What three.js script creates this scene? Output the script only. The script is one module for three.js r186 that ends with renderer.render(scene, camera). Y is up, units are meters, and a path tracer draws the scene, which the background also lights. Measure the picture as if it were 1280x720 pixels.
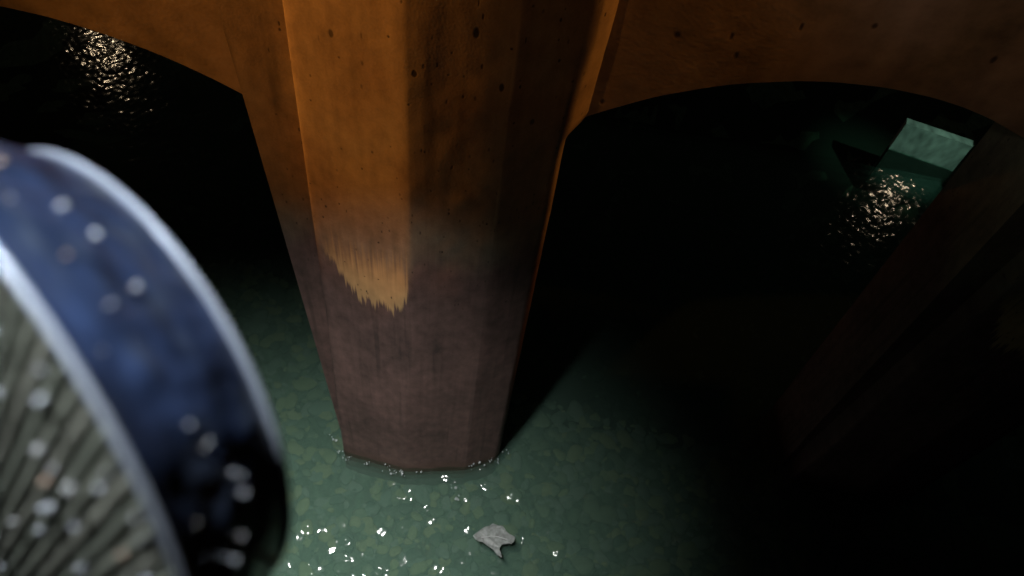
import * as THREE from 'three';
import { ImprovedNoise } from 'three/addons/math/ImprovedNoise.js';
import { mergeGeometries, mergeVertices } from 'three/addons/utils/BufferGeometryUtils.js';

// ---------------------------------------------------------------- camera, sky, moon, exposure
const scene = new THREE.Scene();
const camera = new THREE.PerspectiveCamera(42.6, 1024 / 576, 0.05, 400);
{
  // looking steeply down from a footbridge with the phone slightly turned
  const up = new THREE.Vector3(112, 660, 924).normalize();
  const fwd = new THREE.Vector3(0, 0, -1).addScaledVector(up, up.z).normalize();
  const right = new THREE.Vector3().crossVectors(fwd, up);
  const m = new THREE.Matrix4().makeBasis(right, up, fwd.clone().negate()).transpose();
  camera.quaternion.setFromRotationMatrix(m);
  camera.position.set(0, 7.2, 0);
  camera.focus = 3.3; camera.userData.fStop = 3.2;
}
camera.updateMatrixWorld();
const renderer = new THREE.WebGLRenderer({ antialias: true });
renderer.setSize(1024, 576);
renderer.toneMapping = THREE.LinearToneMapping;
renderer.toneMappingExposure = 1;
renderer.shadowMap.enabled = true;
{
  const w = 32, h = 16, d = new Float32Array(w * h * 4);
  for (let i = 0; i < w * h; i++) d.set([0.0011, 0.0012, 0.0016, 1], i * 4);
  const sky = new THREE.DataTexture(d, w, h, THREE.RGBAFormat, THREE.FloatType);
  sky.mapping = THREE.EquirectangularReflectionMapping; sky.magFilter = THREE.LinearFilter; sky.needsUpdate = true;
  scene.background = sky; scene.environment = sky;
}
const moon = new THREE.DirectionalLight(0xcdd8ff, 0.002);
moon.position.set(-12, 30, 14); moon.castShadow = true; moon.shadow.radius = 2;
Object.assign(moon.shadow.camera, { left: -15, right: 15, top: 15, bottom: -15, near: 1, far: 80 });
scene.add(moon, moon.target);

// ---------------------------------------------------------------- helpers
let seed = 20241;
const rnd = () => { seed = (seed * 1664525 + 1013904223) >>> 0; return seed / 4294967296; };
const rr = (a, b) => a + (b - a) * rnd();
const sstep = (a, b, x) => { const t = Math.min(1, Math.max(0, (x - a) / (b - a))); return t * t * (3 - 2 * t); };
const mix = (a, b, t) => a + (b - a) * t;
const pn = new ImprovedNoise();
const N = (x, y, z = 0) => pn.noise(x + 131.7, y + 57.3, z + 11.1);
const fbm = (x, y, z = 0, o = 4) => { let s = 0, a = 0.5; for (let i = 0; i < o; i++) { s += a * N(x, y, z + i * 7.7); x *= 2.03; y *= 2.03; a *= 0.5; } return s; };
const YAW = THREE.MathUtils.degToRad(6.6);
const EX = new THREE.Vector3(Math.cos(YAW), 0, -Math.sin(YAW)), EN = new THREE.Vector3(Math.sin(YAW), 0, Math.cos(YAW));
// along the bridge (s), away from the viewer (d), above the water (h)
const W = (s, d, h) => EX.clone().multiplyScalar(s).addScaledVector(EN, -d).add(new THREE.Vector3(0, h, 0));
const used = {};
const numbered = (n) => { used[n] = (used[n] ?? -1) + 1; return used[n] ? `${n}_${String(used[n]).padStart(3, '0')}` : n; };
function tag(o, label, category, group) { o.userData.label = label; o.userData.category = category; if (group) o.userData.group = group; return o; }
function thing(name, label, category, pos, group) { const g = new THREE.Group(); g.name = numbered(name); if (pos) g.position.copy(pos); scene.add(g); return tag(g, label, category, group); }
function part(name, geo, mat, parent) { const m = new THREE.Mesh(geo, mat); m.name = name; m.castShadow = m.receiveShadow = true; parent.add(m); return m; }
function dataTex(w, h, fn, srgb) { // fn(u, v) -> [r, g, b] 0..1 (v upwards)
  const d = new Uint8Array(w * h * 4);
  for (let y = 0; y < h; y++) for (let x = 0; x < w; x++) { const c = fn((x + 0.5) / w, (y + 0.5) / h), i = (y * w + x) * 4; for (let k = 0; k < 3; k++) d[i + k] = Math.max(0, Math.min(255, 255 * c[k])); d[i + 3] = 255; }
  const t = new THREE.DataTexture(d, w, h); t.magFilter = THREE.LinearFilter; t.minFilter = THREE.LinearMipmapLinearFilter; t.generateMipmaps = true;
  t.wrapS = t.wrapT = THREE.RepeatWrapping; if (srgb) t.colorSpace = THREE.SRGBColorSpace; t.needsUpdate = true; return t;
}
const enc = (c) => c.map((x) => Math.pow(Math.max(0, x), 1 / 2.2)); // linear albedo to stored sRGB
// grid of points p(i, j) -> Vector3, uv(i, j) -> [u, v]
function gridGeo(nu, nv, p, uv) {
  const pos = [], t = [], idx = [];
  for (let j = 0; j <= nv; j++) for (let i = 0; i <= nu; i++) { const q = p(i, j); pos.push(q.x, q.y, q.z); t.push(...uv(i, j, q)); }
  for (let j = 0; j < nv; j++) for (let i = 0; i < nu; i++) { const a = j * (nu + 1) + i, b = a + 1, c = a + nu + 1, d = c + 1; idx.push(a, b, d, a, d, c); }
  const g = new THREE.BufferGeometry();
  g.setAttribute('position', new THREE.Float32BufferAttribute(pos, 3)); g.setAttribute('uv', new THREE.Float32BufferAttribute(t, 2)); g.setIndex(idx); g.computeVertexNormals(); return g;
}
const v3 = (x, y, z) => new THREE.Vector3(x, y, z);

// ---------------------------------------------------------------- lamps (all outside the frame)
const lampMetal = new THREE.MeshStandardMaterial({ color: 0x4a4d50, metalness: 0.7, roughness: 0.45 });
function floodlight(name, label, category, pos, aim, color, I, angle, penumbra, soft, cuts = [], size = 1, glow = 3) {
  const t = thing(name, label, category, pos);
  const dir = aim.clone().sub(pos).normalize(), q = new THREE.Quaternion().setFromUnitVectors(v3(0, 0, -1), dir);
  const head = new THREE.Group();
  const prof = [[0, 0.26], [0.06, 0.25], [0.1, 0.16], [0.17, 0.04], [0.19, 0.0], [0.19, -0.03], [0.175, -0.03], [0.17, 0.0]].map(([x, y]) => new THREE.Vector2(x, y));
  const hg = new THREE.LatheGeometry(prof, 28).rotateX(Math.PI / 2).scale(size, size, size).applyQuaternion(q);
  part('housing', hg, lampMetal, t);
  part('lens', new THREE.CylinderGeometry(0.165, 0.165, 0.012, 28).rotateX(Math.PI / 2).scale(size, size, size).applyQuaternion(q), new THREE.MeshStandardMaterial({ color: 0x222222, emissive: new THREE.Color(...color), emissiveIntensity: glow }), t);
  part('bracket', new THREE.TorusGeometry(0.22, 0.012, 8, 24, Math.PI).scale(size, size, size).applyQuaternion(q), lampMetal, t);
  const L = new THREE.SpotLight(new THREE.Color(...color), I, 0, angle, penumbra, 2);
  L.position.copy(dir.clone().multiplyScalar(0.05)); L.target.position.copy(dir.clone().multiplyScalar(2)); L.castShadow = true; L.shadow.radius = soft;
  t.add(L, L.target);
  // unseen plates added to cut the beam: the lamp shines only to one side of the line through 'at' along 'line'
  for (const c of cuts) {
    const to = c.at.clone().sub(pos).sub(L.position), e = c.line.clone().normalize(), k = to.clone().normalize(), n = new THREE.Vector3().crossVectors(e, k).normalize();
    if (n.dot(c.dark) < 0) n.negate();
    const ax = new THREE.Vector3().crossVectors(n, e), r = c.r ?? 0.6, w = r * 0.9, m = new THREE.Matrix4().makeBasis(e, n, ax), g = new THREE.BoxGeometry(2.2 * w, w, 0.004);
    const edge = L.position.clone().addScaledVector(k, r).addScaledVector(n, w / 2);
    part('added_shield', g.applyMatrix4(m.setPosition(edge)), lampMetal, t);
  }
  return t;
}
function streetLamp(label, base, height, color, I, soft, group) {
  const t = thing('street_lamp', label, 'street lamp', base, group);
  part('pole', new THREE.CylinderGeometry(0.05, 0.09, height + 0.25, 14).translate(0, (height + 0.25) / 2, 0), lampMetal, t);
  part('lamp_hood', new THREE.CylinderGeometry(0.07, 0.26, 0.16, 20).translate(0, height + 0.3, 0), lampMetal, t);
  const bulb = part('bulb', new THREE.SphereGeometry(soft * 0.02 + 0.03, 20, 14).translate(0, height, 0), new THREE.MeshStandardMaterial({ color: 0x111111, emissive: new THREE.Color(...color), emissiveIntensity: 26 }), t);
  const L = new THREE.PointLight(new THREE.Color(...color), I, 0, 2); L.position.set(0, height, 0); L.castShadow = true; L.shadow.radius = soft; t.add(L);
  return t;
}
const SODIUM = [1, 0.35, 0.055];
const DOWN = v3(0, -1, 0);
floodlight('floodlight', 'orange sodium floodlight high on the left, shining along the bridge face', 'floodlight', W(-7, 2.12, 9.2), W(-0.6, 3, 4.9), SODIUM, 190, 0.23, 0.55, 0.08, [{ at: W(-0.6, 2.93, 2.55), line: EX, dark: DOWN }, { at: W(3.0, 3.198, 5), line: v3(0, 1, 0), dark: EX, r: 1.4 }]);
floodlight('floodlight', 'orange sodium floodlight on the right, grazing the bridge wall', 'floodlight', W(3.2, 3.06, 9.0), W(0.6, 3.12, 5.2), SODIUM, 42, 0.3, 0.6, 0.3, [{ at: W(0.55, 3.05, 4.0), line: EX, dark: EN, r: 1 }]);
floodlight('floodlight', 'added dim orange fill light for the bridge wall, out of view', 'floodlight', W(-2.0, 0.6, 10.2), W(0.3, 3.2, 5.8), SODIUM, 10.5, 0.5, 0.8, 3, [{ at: W(0.6, 3, 3.0), line: EX, dark: DOWN }, { at: W(2.45, 3.2, 4.6), line: v3(0, 1, 0), dark: EX, r: 0.8 }]);  // added fill light, no such lamp known here
floodlight('floodlight', 'added dim orange fill light for the wall above the right arch', 'floodlight', W(4.0, 0.9, 10.0), W(3.6, 3.2, 6.2), SODIUM, 6.5, 0.5, 0.9, 1, [{ at: W(3.5, 3.2, 4.62), line: EX, dark: DOWN }]);  // another added fill, only to brighten the upper right wall
floodlight('floodlight', 'green floodlight on the back of the bridge facing the low block', 'floodlight', W(6.9, 4.15, 6.2), W(6.6, 8.15, 0.1), [0.45, 1, 0.76], 52, 0.13, 0.9, 2);
streetLamp('warm street lamp beyond the right arch', W(10.58, 12.94, -0.4), 6.1, [1, 0.78, 0.52], 2.2, 4, null);
streetLamp('warm street lamp beyond the left arch', W(-9.7, 16.0, -0.4), 6.1, [1, 0.74, 0.46], 6, 5, null);
floodlight('torch', 'white torch shining down on the shallow water', 'torch', W(-0.85, 1.15, 7.05), W(-0.95, 2.1, 0), [1, 0.985, 0.95], 245, 0.53, 1, 8, [{ at: W(1.6, 2.6, 0), line: v3(0.25, 0, -1), dark: EX, r: 0.4 }, { at: W(-0.3, 2.85, 1.95), line: EX, dark: v3(0, 1, 0), r: 0.6 }], 1, 70);
floodlight('torch', 'small white head torch just above the round sieve', 'torch', v3(-0.23, 7.32, -0.2), v3(-0.2, 6.83, -0.17), [0.86, 0.93, 1], 0.85, 0.6, 0.5, 0.5, [], 0.12, 20);

// ---------------------------------------------------------------- concrete
const PS0 = -1.4, PSW = 2.3, PH0 = -0.8, PHW = 7.4; // the pier texture covers this stretch of the front
const pores = []; for (let i = 0; i < 220; i++) pores.push([rr(-1.2, 0.6), rr(2.9, 6), rr(0.003, 0.0065), rr(0.006, 0.016), rr(0.4, 1)]);
for (const p of [[-0.02, 5.15, 0.014, 0.03, 1], [0.12, 4.85, 0.012, 0.025, 1], [-0.12, 5.5, 0.016, 0.02, 1], [0.3, 4.6, 0.012, 0.02, 0.8], [-0.3, 4.9, 0.013, 0.02, 1], [-0.7, 5, 0.012, 0.022, 0.8]]) pores.push(p);
const poreCell = new Map();
for (const p of pores) for (let a = -1; a <= 1; a++) for (let b = -1; b <= 1; b++) { const k = `${Math.floor(p[0] * 10) + a},${Math.floor(p[1] * 10) + b}`; (poreCell.get(k) ?? poreCell.set(k, []).get(k)).push(p); }
function poreAt(s, h) { let m = 0; for (const [a, b, ra, rb, st] of poreCell.get(`${Math.floor(s * 10)},${Math.floor(h * 10)}`) ?? []) { const d = Math.hypot((s - a) / ra, (h - b) / rb); m = Math.max(m, st * (1 - sstep(0.7, 1.25, d))); } return m; }
function pierLook(s, h) {
  const n1 = fbm(s * 2.2, h * 1.4, 1), n2 = fbm(s * 14, h * 9, 2), streak = fbm(s * 22, h * 0.55, 3, 3), fine = N(s * 90, h * 70, 4), board = fbm(s * 48, h * 0.8, 9, 2);
  let k = 1 + 0.5 * n1 + 0.4 * n2 + 0.24 * streak + 0.12 * fine;
  let c = [0.30 * k, 0.235 * k * (1 + 0.18 * n1), 0.165 * k * (1 + 0.22 * n1)];
  // darker red-brown below a ragged line, with drip-like streaks
  const rag = 0.22 * board + 0.13 * fbm(s * 120, h * 1.5, 5, 2), line = 3.42 + 0.28 * fbm(s * 2.5, 0.3, 6, 3) + rag * 0.35 - 0.22 * sstep(-0.3, -0.37, s);
  const lowTone = sstep(line + 0.32, line - 0.16, h);
  const fade = sstep(line + 1.0, line + 0.1, h) * 0.35;
  const drip = sstep(0.1, 0.4, fbm(s * 16, h * 0.5, 15, 3)), blotch = sstep(0.0, 0.4, fbm(s * 3, h * 2.2, 17, 4));
  const wk = (1 + 0.6 * n1 + 0.6 * n2 + 0.3 * streak + 0.16 * fine) * (1 - 0.35 * drip) * (1 - 0.22 * blotch);
  const lowCol = [0.125 * wk, 0.07 * wk, 0.06 * wk];
  c = c.map((x, i) => mix(x * (1 - fade * 0.4), lowCol[i], lowTone));
  // dark weeping stains on the bright facet
  const weep = sstep(0.14, 0.42, fbm(s * 9, h * 0.7, 12, 3)) * sstep(2.9, 3.6, h);
  c = c.map((x) => x * (1 - 0.4 * weep));
  // ragged tan patch with brush-like streaks above the darker band
  const edge = 0.10 * board + 0.12 * fbm(s * 75, h * 1.2, 7, 3), hb = 3.2 + edge * 2.0, lo = 2.8 + Math.max(0, -(s + 0.71)) * 2.2 + Math.max(0, s + 0.415) * 4.5 + edge * 1.7;
  const p = sstep(lo - 0.03, lo + 0.05, h) * sstep(hb + 0.3, hb - 0.1, h) * sstep(-0.95 + edge * 0.3, -0.9 + edge * 0.3, s) * sstep(-0.352, -0.37, s);
  const pk = 1 + 0.25 * n2 + 0.25 * board; c = c.map((x, i) => mix(x, [0.54, 0.35, 0.155][i] * pk, p * 0.93));
  // tide mark; its brown runs on below as painted pier reflection
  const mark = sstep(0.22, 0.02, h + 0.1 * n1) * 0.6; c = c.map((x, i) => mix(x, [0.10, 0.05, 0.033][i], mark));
  // thin pale highlight painted where the two right facets meet
  const edgeLight = sstep(0.016, 0.004, Math.abs(s - 0.17 + 0.006 * N(h * 9, 1))) * sstep(-0.15, 0.25, fbm(h * 3, 4.4, 2)) * sstep(3.4, 3.9, h); c = c.map((x, i) => mix(x, [0.5, 0.4, 0.28][i], edgeLight * 0.6));
  const po = poreAt(s, h); c = c.map((x) => x * (1 - 0.88 * po));
  return [c, po, n2, fine, board];
}
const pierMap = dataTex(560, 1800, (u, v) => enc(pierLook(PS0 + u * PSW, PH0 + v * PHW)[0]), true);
const pierBump = dataTex(560, 1800, (u, v) => { const [, po, n2, fine, board] = pierLook(PS0 + u * PSW, PH0 + v * PHW); const b = 0.62 + 0.3 * n2 + 0.14 * fine + 0.07 * board - 0.5 * po; return [b, b, b]; });
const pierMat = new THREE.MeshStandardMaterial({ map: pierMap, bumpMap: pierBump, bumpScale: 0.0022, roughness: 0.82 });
const wallPores = []; for (let i = 0; i < 190; i++) wallPores.push([rnd(), rnd(), rr(0.0012, 0.003), rr(0.002, 0.006)]);
wallPores.push([0.16, 0.1, 0.004, 0.012], [0.185, 0.095, 0.003, 0.009]);
const tileN = (u, v, f, z) => { const a = 2 * Math.PI; return fbm(Math.cos(u * a) * f + Math.sin(v * a) * f * 0.6, Math.sin(u * a) * f - Math.cos(v * a) * f * 0.6, z); };
function wallLook(u, v) {
  const n1 = tileN(u, v, 1.3, 1), n2 = fbm(u * 46, v * 40, 2), st = fbm(u * 34, v * 2.2, 3, 3), fine = N(u * 300, v * 260, 3);
  let po = 0; for (const [a, b, ra, rb] of wallPores) { if (Math.abs(u - a) < 0.02 && Math.abs(v - b) < 0.04) po = Math.max(po, 1 - sstep(0.6, 1.3, Math.hypot((u - a) / ra, (v - b) / rb))); }
  const k = (1 + 0.7 * n1 + 0.45 * n2 + 0.45 * st + 0.1 * fine) * (1 - 0.8 * po);
  return [[0.30 * k, 0.23 * k, 0.155 * k * (1 + 0.3 * n1)], 0.6 + 0.3 * n2 + 0.15 * fine - 0.5 * po];
}
const wallMap = dataTex(768, 512, (u, v) => enc(wallLook(u, v)[0]), true);
const wallBump = dataTex(768, 512, (u, v) => { const b = wallLook(u, v)[1]; return [b, b, b]; });
const wallMat = new THREE.MeshStandardMaterial({ map: wallMap, bumpMap: wallBump, bumpScale: 0.003, roughness: 0.85 });

// ---------------------------------------------------------------- the arched concrete bridge
const PITCH = 4.73, SPR = 4.38, RISE = 0.45, X0 = 0.53, X1 = 3.45, TOP = 6.6, DF = 3.2, DB = 3.85;
const bridge = thing('concrete_bridge', 'concrete arch bridge with tapered piers standing in the dark water, lit orange', 'bridge', v3(0, 0, 0));
bridge.rotation.y = YAW;
{
  // spandrel wall with three arch openings, extruded to the depth of the bridge
  const sh = new THREE.Shape(), hw = (X1 - X0) / 2, R = (hw * hw + RISE * RISE) / (2 * RISE);
  const a0 = X0 - PITCH - 1.81 - 0.4, a1 = X1 + PITCH - 0.4;
  sh.moveTo(a0, SPR); 
  for (let k = -1; k <= 1; k++) {
    const c = (X0 + X1) / 2 + k * PITCH;
    if (k > -1 || true) sh.lineTo(Math.max(a0 + 0.001, c - hw), SPR);
    for (let i = 1; i <= 40; i++) { const x = c - hw + (2 * hw * i) / 40; if (x > a1 - 0.01) break; const y = SPR + Math.sqrt(Math.max(0, R * R - (x - c) ** 2)) - (R - RISE) + 0.004 * N(x * 6, k); sh.lineTo(x, y); }
  }
  sh.lineTo(a1, SPR + (a1 > (X0 + X1) / 2 + PITCH + hw ? 0 : RISE * 0.6)); sh.lineTo(a1, TOP); sh.lineTo(a0, TOP);
  const g = new THREE.ExtrudeGeometry(sh, { depth: DB - DF - 0.006, bevelEnabled: true, bevelSize: 0.003, bevelThickness: 0.003, bevelOffset: -0.003, bevelSegments: 2, curveSegments: 6 });
  g.translate(0, 0, -DB + 0.003);
  const p = g.attributes.position, uv = new Float32Array(p.count * 2);
  for (let i = 0; i < p.count; i++) { uv[2 * i] = (p.getX(i) + p.getZ(i) * 0.7) / 6 + 0.35; uv[2 * i + 1] = p.getY(i) / 4; }
  g.setAttribute('uv', new THREE.BufferAttribute(uv, 2));
  part('spandrel_wall', g, wallMat, bridge);
  const cp = new THREE.BoxGeometry(a1 - a0 + 0.1, 0.16, DB - DF + 0.08, 40, 1, 1).translate((a0 + a1) / 2, TOP + 0.082, -(DF + DB) / 2);
  part('coping', cp, wallMat, bridge);
}
const pierUv = (s, h) => [(s - PS0) / PSW, (h - PH0) / PHW];
function makePier() {
  const grp = new THREE.Group(); grp.name = 'pier'; bridge.add(grp);
  const hB = -0.75, NV = 150;
  // shaft: straight pier body below the springing, flush strip on its left runs up the wall
  const left = (h) => -1.13 - 0.15 * Math.min(1.2, h / 4.4);
  const body = [];
  const top = SPR + 0.25;
  const ring = (h) => [[left(h), -DF - 0.004 * 0], [X0 - 0.004, -DF], [X0 - 0.004, -DB + 0.004], [left(h), -DB + 0.004]];
  const shaftGeos = [];
  for (let f = 0; f < 4; f++) {
    const nu = f % 2 ? 6 : 16;
    shaftGeos.push(gridGeo(nu, 60, (i, j) => {
      const h = mix(hB, SPR - 0.002, j / 60), r = ring(h), a = r[f], b = r[(f + 1) % 4], t = i / nu;
      const q = v3(mix(a[0], b[0], t), h, mix(a[1], b[1], t)); const e = t > 0 && t < 1 ? 0.006 : 0;
      q.z += (f === 0 ? e * N(q.x * 5, h * 5, 1) : 0); return q;
    }, (i, j, q) => pierUv(f % 2 ? q.x + (q.z + DF) : q.x, q.y)));
  }
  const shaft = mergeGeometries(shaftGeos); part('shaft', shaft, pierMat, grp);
  // pilaster (cutwater): step on the left, three shallow facets, rounded return on the right
  const profile = (h) => {
    const t = h / 5.3, low = sstep(2.6, 0.6, h);
    const sB = -1.08 + 0.15 * t, flare = sstep(4.36, 4.46, h), up = sstep(4.45, 5.3, h);
    const dB = mix(3.05, 2.99, low), sC = mix(-0.34, -0.43, low), dC = mix(2.86, 2.845, low), dD = mix(2.885, 2.9, low), dE = 3.05;
    const F = mix(X0 + 0.0, 0.632 + 0.02 * up, flare), eS = mix(0.44, 0.55, up), eD = mix(dD, dE, (eS - 0.17) / 0.36);
    const kS = mix(0.525, 0.60, up * 0.9), pts = [];
    const lf = left(h); for (let i = 0; i <= 6; i++) pts.push([mix(lf + 0.001, sB - 0.004, i / 6), DF - 0.004]);
    pts.push([sB + 0.004, DF - 0.006], [sB + 0.004, dB + 0.02], [sB + 0.012, dB + 0.004], [sB + 0.03, dB - 0.004]);
    for (let i = 1; i < 12; i++) pts.push([mix(sB, sC, i / 12), mix(dB, dC, i / 12)]);
    pts.push([sC - 0.012, dC + 0.003], [sC + 0.012, dC + 0.002]);
    for (let i = 1; i < 10; i++) pts.push([mix(sC, 0.17, i / 10), mix(dC, dD, i / 10)]);
    pts.push([0.162, dD - 0.001], [0.178, dD + 0.001]);
    for (let i = 1; i < 7; i++) pts.push([mix(0.17, eS, i / 7), mix(dD, eD, i / 7)]);
    for (let i = 0; i <= 12; i++) { const u = i / 12, a = (1 - u) ** 2, b = 2 * u * (1 - u), c = u * u; pts.push([a * eS + b * kS + c * F, a * eD + b * (eD + 0.025) + c * (DF + 0.012)]); }
    pts.push([F, DF + 0.03]);
    return pts;
  };
  const nP = profile(1).length - 1;
  const g = gridGeo(nP, NV, (i, j) => {
    let h = mix(hB, TOP - 0.004, j / NV);
    const [s, d] = profile(h)[i];
    const inner = i > 0 && i < nP ? 1 : 0;
    const n = 0.006 * N(s * 3, h * 2.2, 2) + 0.003 * N(s * 13, h * 8, 3) + 0.0025 * N(s * 30, h * 0.8, 8);
    return v3(s + inner * 0.3 * n, h, -d + inner * n);
  }, (i, j, q) => pierUv(q.x + (i === 7 || i === 8 ? -0.02 * (9 - i) : 0), q.y));
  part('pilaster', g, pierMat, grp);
  return grp;
}
const pier = makePier();
for (const k of [1, -1]) { const c = pier.clone(); c.name = `pier_00${k === 1 ? 1 : 2}`; c.position.x = PITCH * k; bridge.add(c); }

const shadeMat = new THREE.MeshStandardMaterial({ color: new THREE.Color().setRGB(0.02, 0.022, 0.016), roughness: 1 });  // flat dark colour standing in for shade
const bankMap = dataTex(256, 256, (u, v) => { const k = 0.85 + 0.9 * tileN(u, v, 2.6, 5) + 0.5 * fbm(u * 30, v * 12, 4); return enc([0.42 * k, 0.4 * k, 0.37 * k]); }, true);
// ---------------------------------------------------------------- walls far behind the arches
{
  const m = new THREE.MeshStandardMaterial({ map: bankMap, roughness: 0.9 });
  const a = W(6.22, 8.28, 0), b = W(7.1, 7.92, 0), len = a.distanceTo(b);
  const t = thing('concrete_block', 'low pale concrete block in greenish light beyond the right arch', 'concrete block', a);
  t.rotation.y = Math.atan2(-(b.z - a.z), b.x - a.x);
  const wg = gridGeo(40, 24, (i, j) => v3((i / 40) * len, -0.7 + (j / 24) * 1.18, 0.012 * N(i * 0.4, j * 0.5)), (i, j, q) => [q.x / 3, q.y / 3]);
  const side = gridGeo(1, 12, (i, j) => v3(0, -0.7 + (j / 12) * 1.18, -0.14 + 0.14 * i), (i, j, q) => [q.z / 3, q.y / 3]);
  const topg = gridGeo(20, 1, (i, j) => v3((i / 20) * len, 0.48, -0.14 * j), (i, j, q) => [q.x / 3, q.z / 3]);
  part('wall_face', mergeGeometries([wg, side, topg]), m, t);
  part('added_dark_base', new THREE.BoxGeometry(len + 0.01, 0.7, 0.1, 10, 2, 1).translate(len / 2, -0.37, -0.034), shadeMat, t);  // added dark box: dimming under water put into its colour
  const t2 = thing('added_ledge', 'low pale ledge added for a broad glint beyond the left arch', 'ledge', W(-6.28, 9.7, -0.6));  // added ledge, stands in for a glint on the water
  t2.rotation.y = YAW;
  part('ledge_block', new THREE.BoxGeometry(0.9, 0.85, 0.7, 8, 8, 8).translate(0.45, 0.425, -0.35), m, t2);
  part('ledge_cap', new THREE.BoxGeometry(0.96, 0.05, 0.76).translate(0.45, 0.876, -0.35), m, t2);
}

// ---------------------------------------------------------------- river bed and water
const bedY = (x, z) => -0.5 - 0.05 * fbm(x * 0.8, z * 0.8, 2) - 0.5 * sstep(3.2, 7, Math.hypot(x + 0.5, (z + 2) * 0.8));
const bedMap = dataTex(512, 512, (u, v) => { const n = tileN(u, v, 5, 3), f = N(u * 180, v * 180, 1); const k = 0.8 + 0.9 * n + 0.4 * f; return enc([0.10 * k, 0.125 * k, 0.085 * k]); }, true);
const bedMat = new THREE.MeshStandardMaterial({ map: bedMap, roughness: 0.95 });
const spread = (t, near, far) => Math.sign(t) * (near * Math.abs(t) + (far - near) * Math.pow(Math.abs(t), 7));
const bedGeo = gridGeo(120, 120, (i, j) => { const x = spread(i / 60 - 1, 9, 120) - 0.3, z = -spread(j / 60 - 1, 9, 120) - 2.5; return v3(x, bedY(x, z), z); }, (i, j, q) => [q.x / 3, q.z / 3]);
const riverbed = new THREE.Mesh(bedGeo, bedMat); riverbed.name = 'riverbed'; riverbed.receiveShadow = true; riverbed.userData.kind = 'structure'; scene.add(riverbed);
{
  // dark sheet over the bed: shade under the arches put into its colour
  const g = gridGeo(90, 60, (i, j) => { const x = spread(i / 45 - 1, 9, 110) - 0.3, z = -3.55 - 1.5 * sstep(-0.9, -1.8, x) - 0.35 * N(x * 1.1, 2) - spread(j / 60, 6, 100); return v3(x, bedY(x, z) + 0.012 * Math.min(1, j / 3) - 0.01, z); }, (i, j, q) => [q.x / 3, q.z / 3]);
  const m = new THREE.Mesh(g, shadeMat); m.name = 'murk'; m.userData.kind = 'stuff'; m.receiveShadow = true; riverbed.add(m);
}
{
  const variants = [0, 1, 2, 3, 4].map((k) => {
    let g = mergeVertices(new THREE.IcosahedronGeometry(1, 2).deleteAttribute('normal').deleteAttribute('uv')); const p = g.attributes.position;
    for (let i = 0; i < p.count; i++) { const x = p.getX(i), y = p.getY(i), z = p.getZ(i), s = 1 + 0.34 * N(x * 1.1 + k * 5, y * 1.1, z * 1.1) + 0.16 * N(x * 2.7, y * 2.7 + k * 3, z * 2.7); p.setXYZ(i, x * s, y * s * 0.34, z * s * 0.78); }
    g.computeVertexNormals(); return g;
  });
  const tones = [[0.15, 0.165, 0.11], [0.2, 0.2, 0.11], [0.11, 0.13, 0.09], [0.135, 0.155, 0.125], [0.215, 0.2, 0.11], [0.085, 0.105, 0.08], [0.16, 0.17, 0.14]];
  const mats = tones.map((c) => new THREE.MeshStandardMaterial({ color: new THREE.Color().setRGB(...c), roughness: 0.9, bumpMap: bedMap, bumpScale: 0.004 }));
  const list = [];
  for (let i = 0; i < 13000; i++) {
    const x = rr(-5.5, 5), z = rr(-8, 1.2), r = 0.026 + 0.075 * Math.pow(rnd(), 1.7) + (rnd() < 0.05 ? 0.05 : 0);
    list.push({ x, z, r, y: bedY(x, z) + r * 0.05 + rr(0, 0.015), ry: rr(0, 6.3), rx: rr(-0.3, 0.3), rz: rr(-0.3, 0.3), v: Math.floor(rnd() * 5), m: Math.floor(rnd() * 7), f: Math.hypot(x + 0.35, (z + 2.0) * 1.15) - r * 2.5 });
  }
  list.sort((a, b) => a.f - b.f);
  const o = new THREE.Object3D(), place = (s) => { o.position.set(s.x, s.y, s.z); o.rotation.set(s.rx, s.ry, s.rz); o.scale.setScalar(s.r); o.updateMatrix(); };
  list.slice(0, 300).forEach((s, i) => { place(s); const m = part(i ? `stone_${String(i).padStart(3, '0')}` : 'stone', variants[s.v], mats[s.m], riverbed); m.position.copy(o.position); m.rotation.copy(o.rotation); m.scale.copy(o.scale); });
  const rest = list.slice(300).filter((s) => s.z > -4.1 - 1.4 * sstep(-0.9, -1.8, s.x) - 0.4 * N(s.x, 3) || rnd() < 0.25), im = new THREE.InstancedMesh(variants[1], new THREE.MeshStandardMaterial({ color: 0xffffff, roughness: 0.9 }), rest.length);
  rest.forEach((s, i) => { place(s); im.setMatrixAt(i, o.matrix); im.setColorAt(i, new THREE.Color().setRGB(...tones[s.m]).multiplyScalar(s.z < -3.9 - 1.2 * sstep(-0.9, -1.8, s.x) + 0.5 * N(s.x * 0.7, 8) ? 0.22 : 1)); });  // stones under the arches carry painted shade in their colour
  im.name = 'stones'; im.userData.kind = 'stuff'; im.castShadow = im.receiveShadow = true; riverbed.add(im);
}
{
  // fine silt and algae drifting in the water: thin hazy layers
  const hazeMat = new THREE.MeshStandardMaterial({ color: new THREE.Color().setRGB(0.165, 0.215, 0.195), roughness: 1, transparent: true, opacity: 0.175 });
  const layers = [0, 1, 2].map((k) => gridGeo(60, 60, (i, j) => { const x = -6 + i * 0.2, z = 1 - j * 0.16; return v3(x, -0.1 - k * 0.11 + 0.05 * N(x * 1.3, z * 1.3, k * 4), z); }, (i, j, q) => [q.x, q.z]));
  const hz = new THREE.Mesh(mergeGeometries(layers), hazeMat); hz.name = 'suspended_silt'; hz.userData.kind = 'stuff'; hz.receiveShadow = true; scene.add(hz);
  tag(hz, 'greenish silt drifting in the shallow water', 'murk');
}
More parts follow.
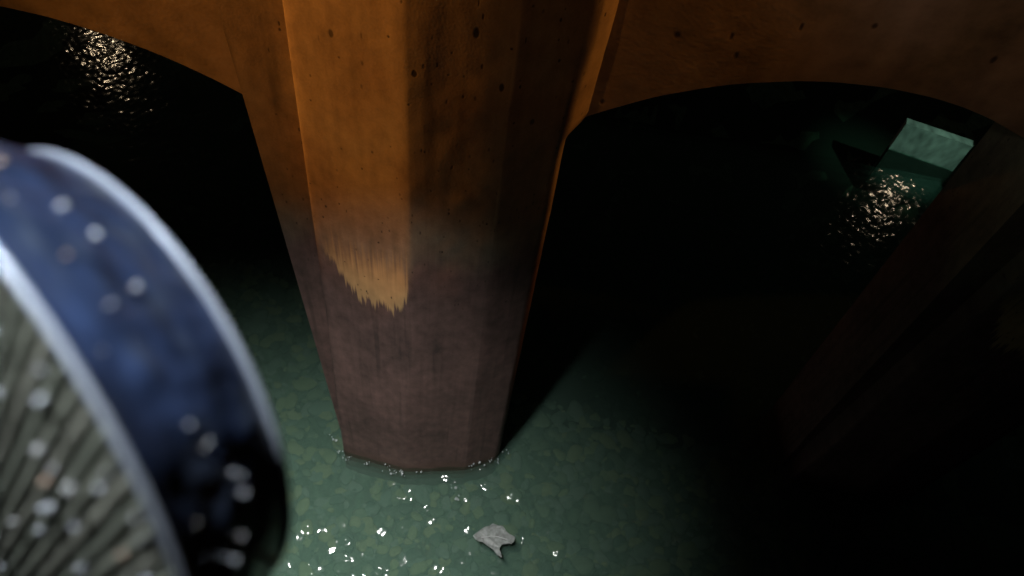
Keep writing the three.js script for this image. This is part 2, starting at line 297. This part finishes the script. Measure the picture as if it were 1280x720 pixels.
{
  // running water: small choppy ripples, steeper where the current breaks on the pier
  const pc = W(-0.3, 2.9, 0);
  const waves = []; for (let i = 0; i < 46; i++) { const l = 0.09 * Math.pow(4.4, rnd()), a = rr(0, 6.283); waves.push([Math.cos(a) * 6.283 / l, Math.sin(a) * 6.283 / l, rr(0, 6.283), l * 0.0082]); }
  const height = (x, z) => {
    let y = 0; const wx = x + 0.05 * N(x * 2, z * 2, 1), wz = z + 0.05 * N(x * 2, z * 2, 5);
    for (const [kx, kz, ph, a] of waves) y += a * Math.sin(kx * wx + kz * wz + ph);
    const d = Math.hypot((x - pc.x) * 0.75, z - pc.z - 0.5), near = Math.exp(-((d / 1.5) ** 2));
    const patch = 0.65 + 0.7 * N(x * 0.9, z * 0.9, 9);
    return y * (0.42 + 1.05 * near) * patch;
  };
  const nx = 420, nz = 440;
  const g = gridGeo(nx, nz, (i, j) => { const x = spread(i / (nx / 2) - 1, 4.4, 120) - 0.2, z = -spread(j / (nz / 2) - 1, 4.6, 120) - 3.2; const far = Math.max(Math.abs(x), Math.abs(z + 3.2)) > 14 ? 0 : 1; return v3(x, far * height(x, z), z); }, (i, j, q) => [q.x / 2.4, q.z / 2.4]);
  const bt = [];
  for (let i = 0; i < 60; i++) { const kx = Math.round(rr(-26, 26)), kz = Math.round(rr(-26, 26)), k = Math.hypot(kx, kz); if (k < 6) continue; bt.push([kx * 6.283, kz * 6.283, rr(0, 6.3), 1 / k]); }
  const norm = 1 / (2.6 * Math.sqrt(bt.reduce((s, b) => s + b[3] * b[3] / 2, 0)));
  const bump = dataTex(512, 512, (u, v) => { let y = 0; for (const [kx, kz, p, a] of bt) y += a * Math.sin(kx * u + kz * v + p); y = 0.5 + 0.5 * y * norm; return [y, y, y]; });
  const wm = new THREE.MeshPhysicalMaterial({ color: new THREE.Color().setRGB(0.76, 0.91, 0.85), transmission: 1, thickness: 0, ior: 1.33, roughness: 0.09, bumpMap: bump, bumpScale: 0.004 });
  const water = new THREE.Mesh(g, wm); water.name = 'water'; water.userData.kind = 'structure'; water.receiveShadow = true; scene.add(water);
}

{
  // clusters of small pale bubbles put in as glints along the pier waterline
  const spots = [[-1.1, 3.02, 9], [-1.02, 2.93, 12], [-0.8, 2.9, 8], [-0.62, 2.86, 8], [-0.5, 2.82, 22], [-0.3, 2.82, 5], [0.22, 2.94, 16], [0.36, 2.98, 18], [0.47, 3.02, 12], [0.57, 3.1, 7], [-1.2, 3.15, 10], [0.05, 2.72, 6], [0.1, 2.6, 6]];
  const gs = []; const base = new THREE.SphereGeometry(1, 10, 6, 0, Math.PI * 2, 0, Math.PI / 2);
  for (const [s, d, n] of spots) for (let i = 0; i < n * 0.6; i++) { const r = rr(0.003, 0.009) * (rnd() < 0.2 ? 2 : 1), p = W(s + rr(-0.05, 0.05) * Math.sqrt(n / 10), d + rr(-0.06, 0.01) * (0.5 + rnd()), 0.012); gs.push(base.clone().scale(r, r * 0.8, r).translate(p.x, p.y, p.z)); }
  const painted_glints = new THREE.Mesh(mergeGeometries(gs), new THREE.MeshPhysicalMaterial({ color: new THREE.Color().setRGB(0.5, 0.55, 0.56), roughness: 0.2, transmission: 0.5, thickness: 0 }));
  painted_glints.name = 'painted_glints'; painted_glints.userData.kind = 'stuff'; painted_glints.castShadow = painted_glints.receiveShadow = true; scene.add(painted_glints);
  tag(painted_glints, 'pale flecks put in as glints along the waterline of the nearest pier', 'painted_glints');
}
// ---------------------------------------------------------------- floating scrap of leaf
{
  const pos = v3(0.24, 0.02, -2.22);
  const outline = [[-0.16, 0.0], [-0.1, 0.06], [-0.03, 0.105], [0.04, 0.1], [0.08, 0.06], [0.15, 0.03], [0.13, -0.015], [0.05, -0.03], [0.045, -0.07], [0.07, -0.13], [0.02, -0.095], [-0.03, -0.06], [-0.08, -0.035], [-0.13, -0.03]];
  const sh = new THREE.Shape(outline.flatMap(([x, y], i) => { const [a, b] = outline[(i + 1) % outline.length]; return [0, 0.33, 0.66].map((f) => [mix(x, a, f), mix(y, b, f)]); }).map(([x, y]) => new THREE.Vector2(x * 1.3 + 0.012 * N(x * 40, y * 40), y * 1.3 + 0.012 * N(x * 40, y * 40, 5))));
  const g = new THREE.ExtrudeGeometry(sh, { depth: 0.003, bevelEnabled: true, bevelSize: 0.004, bevelThickness: 0.002, bevelSegments: 1, steps: 1, curveSegments: 4 });
  g.rotateX(-Math.PI / 2);
  const p = g.attributes.position; for (let i = 0; i < p.count; i++) p.setY(i, p.getY(i) + 0.03 * N(p.getX(i) * 14, p.getZ(i) * 14, 3) + 0.014);
  g.computeVertexNormals();
  const t = thing('leaf', 'pale grey torn leaf floating on the water right of the pier foot', 'leaf', pos);
  const leafMap = dataTex(128, 128, (u, v) => { const n = fbm(u * 7, v * 7, 3), vein = sstep(0.06, 0.0, Math.abs(N(u * 6 + 3 * v, v * 5, 9))), k = 0.8 + 0.9 * n + 0.35 * vein; return enc([0.3 * k, 0.33 * k, 0.32 * k]); }, true);
  const uva = new Float32Array(p.count * 2); for (let i = 0; i < p.count; i++) { uva[2 * i] = p.getX(i) * 3; uva[2 * i + 1] = p.getZ(i) * 3; } g.setAttribute('uv', new THREE.BufferAttribute(uva, 2));
  part('blade', g, new THREE.MeshPhysicalMaterial({ map: leafMap, bumpMap: leafMap, bumpScale: 0.004, roughness: 0.55, transmission: 0.3, thickness: 0 }), t);
  part('vein', new THREE.TubeGeometry(new THREE.CatmullRomCurve3([v3(-0.13, 0.026, 0.01), v3(0, 0.03, -0.02), v3(0.12, 0.026, -0.01)]), 12, 0.004, 5), new THREE.MeshStandardMaterial({ color: new THREE.Color().setRGB(0.4, 0.42, 0.42), roughness: 0.5 }), t);
}

// ---------------------------------------------------------------- the round blue sieve close to the camera
{
  const x = v3(-0.50594569, -0.86198348, 0.03167714).normalize(), y = v3(-0.4904371, 0.31768685, 0.81150879); y.addScaledVector(x, -x.dot(y)).normalize(); const z = v3(0, 0, 0).crossVectors(x, y);
  const t = thing('round_sieve', 'blurred round dark blue sieve with pale rims and ribbed grey mesh, specked with painted drop glints', 'sieve', v3(-0.23448, 6.84491, -0.1082));
  t.quaternion.setFromRotationMatrix(new THREE.Matrix4().makeBasis(x, y, z));
  const R = 0.13, RF = 0.169, D = 0.072; // back and front radius of the flaring band
  const navy = dataTex(512, 128, (u, v) => { const n = tileN(u, v * 0.3, 2.2, 1), m = fbm(u * 40, v * 8, 4); const k = Math.max(0.35, 0.85 + 1.2 * n + 1.0 * m), p = sstep(0.02, 0.26, fbm(u * 26, v * 4, 8)); return enc([mix(0.02 * k, 0.14, p * 0.2), mix(0.036 * k, 0.165, p * 0.2), mix(0.088 * k, 0.185, p * 0.2)]); }, true);  // pale smudges painted for blurred reflections on the glossy band
  const navyMat = new THREE.MeshPhysicalMaterial({ map: navy, roughness: 0.34, bumpMap: navy, bumpScale: 0.003, clearcoat: 0.7, clearcoatRoughness: 0.22 });
  const rimMat = new THREE.MeshStandardMaterial({ color: new THREE.Color().setRGB(0.5, 0.55, 0.64), roughness: 0.34, metalness: 0.25 });
  const wall = gridGeo(240, 20, (i, j) => { const a = -(i / 240) * Math.PI * 2, r = mix(R, RF, j / 20) - 0.003 + Math.min(1, j / 3, (20 - j) / 4) * (0.002 * N(Math.cos(a) * 5, Math.sin(a) * 5, j * 0.2) + 0.0016 * N(Math.cos(a) * 13, Math.sin(a) * 13, j * 0.33)); return v3(Math.cos(a) * r, -D + (j / 20) * D, Math.sin(a) * r); }, (i, j) => [i / 240, j / 20]);
  part('wall_band', wall, navyMat, t);
  const flange = new THREE.LatheGeometry([[R - 0.004, -0.002], [R - 0.0006, -0.0015], [R - 0.0001, -0.0008], [R - 0.0001, 0.001], [R - 0.0006, 0.0016], [R - 0.004, 0.0016]].map(([a, b]) => new THREE.Vector2(a, b - D)), 120);
  part('back_rim', flange, rimMat, t);
  part('front_rim', new THREE.TorusGeometry(RF - 0.002, 0.0018, 12, 180).rotateX(Math.PI / 2), rimMat, t);
  part('backing', new THREE.CylinderGeometry(RF - 0.012, RF - 0.014, 0.004, 90).translate(0, -0.009, 0), new THREE.MeshStandardMaterial({ color: new THREE.Color().setRGB(0.06, 0.064, 0.05), roughness: 0.9 }), t);
  // ribs of the woven mesh: lumpy strands side by side
  const strandMats = [[0.27, 0.28, 0.22], [0.24, 0.255, 0.2], [0.3, 0.3, 0.24]].map((c) => new THREE.MeshStandardMaterial({ color: new THREE.Color().setRGB(...c), roughness: 0.6 }));
  const sp = 0.0088;
  for (let k = -18; k <= 18; k++) {
    const zz = k * sp, half = Math.sqrt(Math.max(0, (RF - 0.0115) ** 2 - zz * zz)); if (half < 0.02) continue;
    const n = Math.round(half / 0.0016), g = gridGeo(n, 8, (i, j) => { const xx = mix(-half, half, i / n), a = (j / 8) * Math.PI * 2, b = 0.86 + 0.17 * Math.sin(xx * 760) + 0.12 * N(xx * 120, k), r = 0.0053 * b; return v3(xx, -0.004 + Math.sin(a) * r * 0.8, zz - Math.cos(a) * r + 0.0008 * N(xx * 30, k * 3)); }, (i, j) => [i / 4, j / 8]);
    part('strand', g, strandMats[(k + 30) % 3], t);
  }
  // pale specks painted as glints of water drops on band and mesh
  const dropGeo = new THREE.SphereGeometry(1, 14, 10);
  const dropMats = [new THREE.MeshPhysicalMaterial({ color: 0xffffff, roughness: 0.12, transmission: 0.6, thickness: 0.002, ior: 1.33 }), new THREE.MeshStandardMaterial({ color: new THREE.Color().setRGB(0.45, 0.47, 0.5), roughness: 0.2 }), new THREE.MeshStandardMaterial({ color: new THREE.Color().setRGB(0.42, 0.3, 0.22), roughness: 0.4 })];
  const pick = () => { const u = rnd(); return u < 0.2 ? 0 : u < 0.85 ? 1 : 2; };
  for (let i = 0; i < 110; i++) {
    const a = rr(0, Math.PI * 2), v = rnd(); const m = part('drop_glint', dropGeo, dropMats[pick()], t), r = rr(0.0004, 0.002) * (rnd() < 0.2 ? 1.4 : 1);
    m.position.set(Math.cos(a) * (mix(R, RF, ((-D + 0.006 + v * (D - 0.012)) + D) / D) - 0.001), -D + 0.006 + v * (D - 0.012), Math.sin(a) * (mix(R, RF, ((-D + 0.006 + v * (D - 0.012)) + D) / D) - 0.001)); m.scale.set(r * rr(0.5, 1), r * rr(0.6, 1.8), r * rr(0.6, 1.2));
  }
  for (let i = 0; i < 70; i++) {
    const a = rr(0, Math.PI * 2), q = Math.sqrt(rnd()) * (RF - 0.01), m = part('drop_glint', dropGeo, dropMats[pick()], t), r = rr(0.0008, 0.0022);
    m.position.set(Math.cos(a) * q, 0.0015, Math.sin(a) * q); m.scale.setScalar(r);
  }
  const hd = part('handle', new THREE.CylinderGeometry(0.011, 0.013, 0.7, 14).rotateZ(Math.PI / 2).translate(RF + 0.33, -D / 2, 0), rimMat, t);
  hd.rotation.y = 0.1;
}

renderer.render(scene, camera);
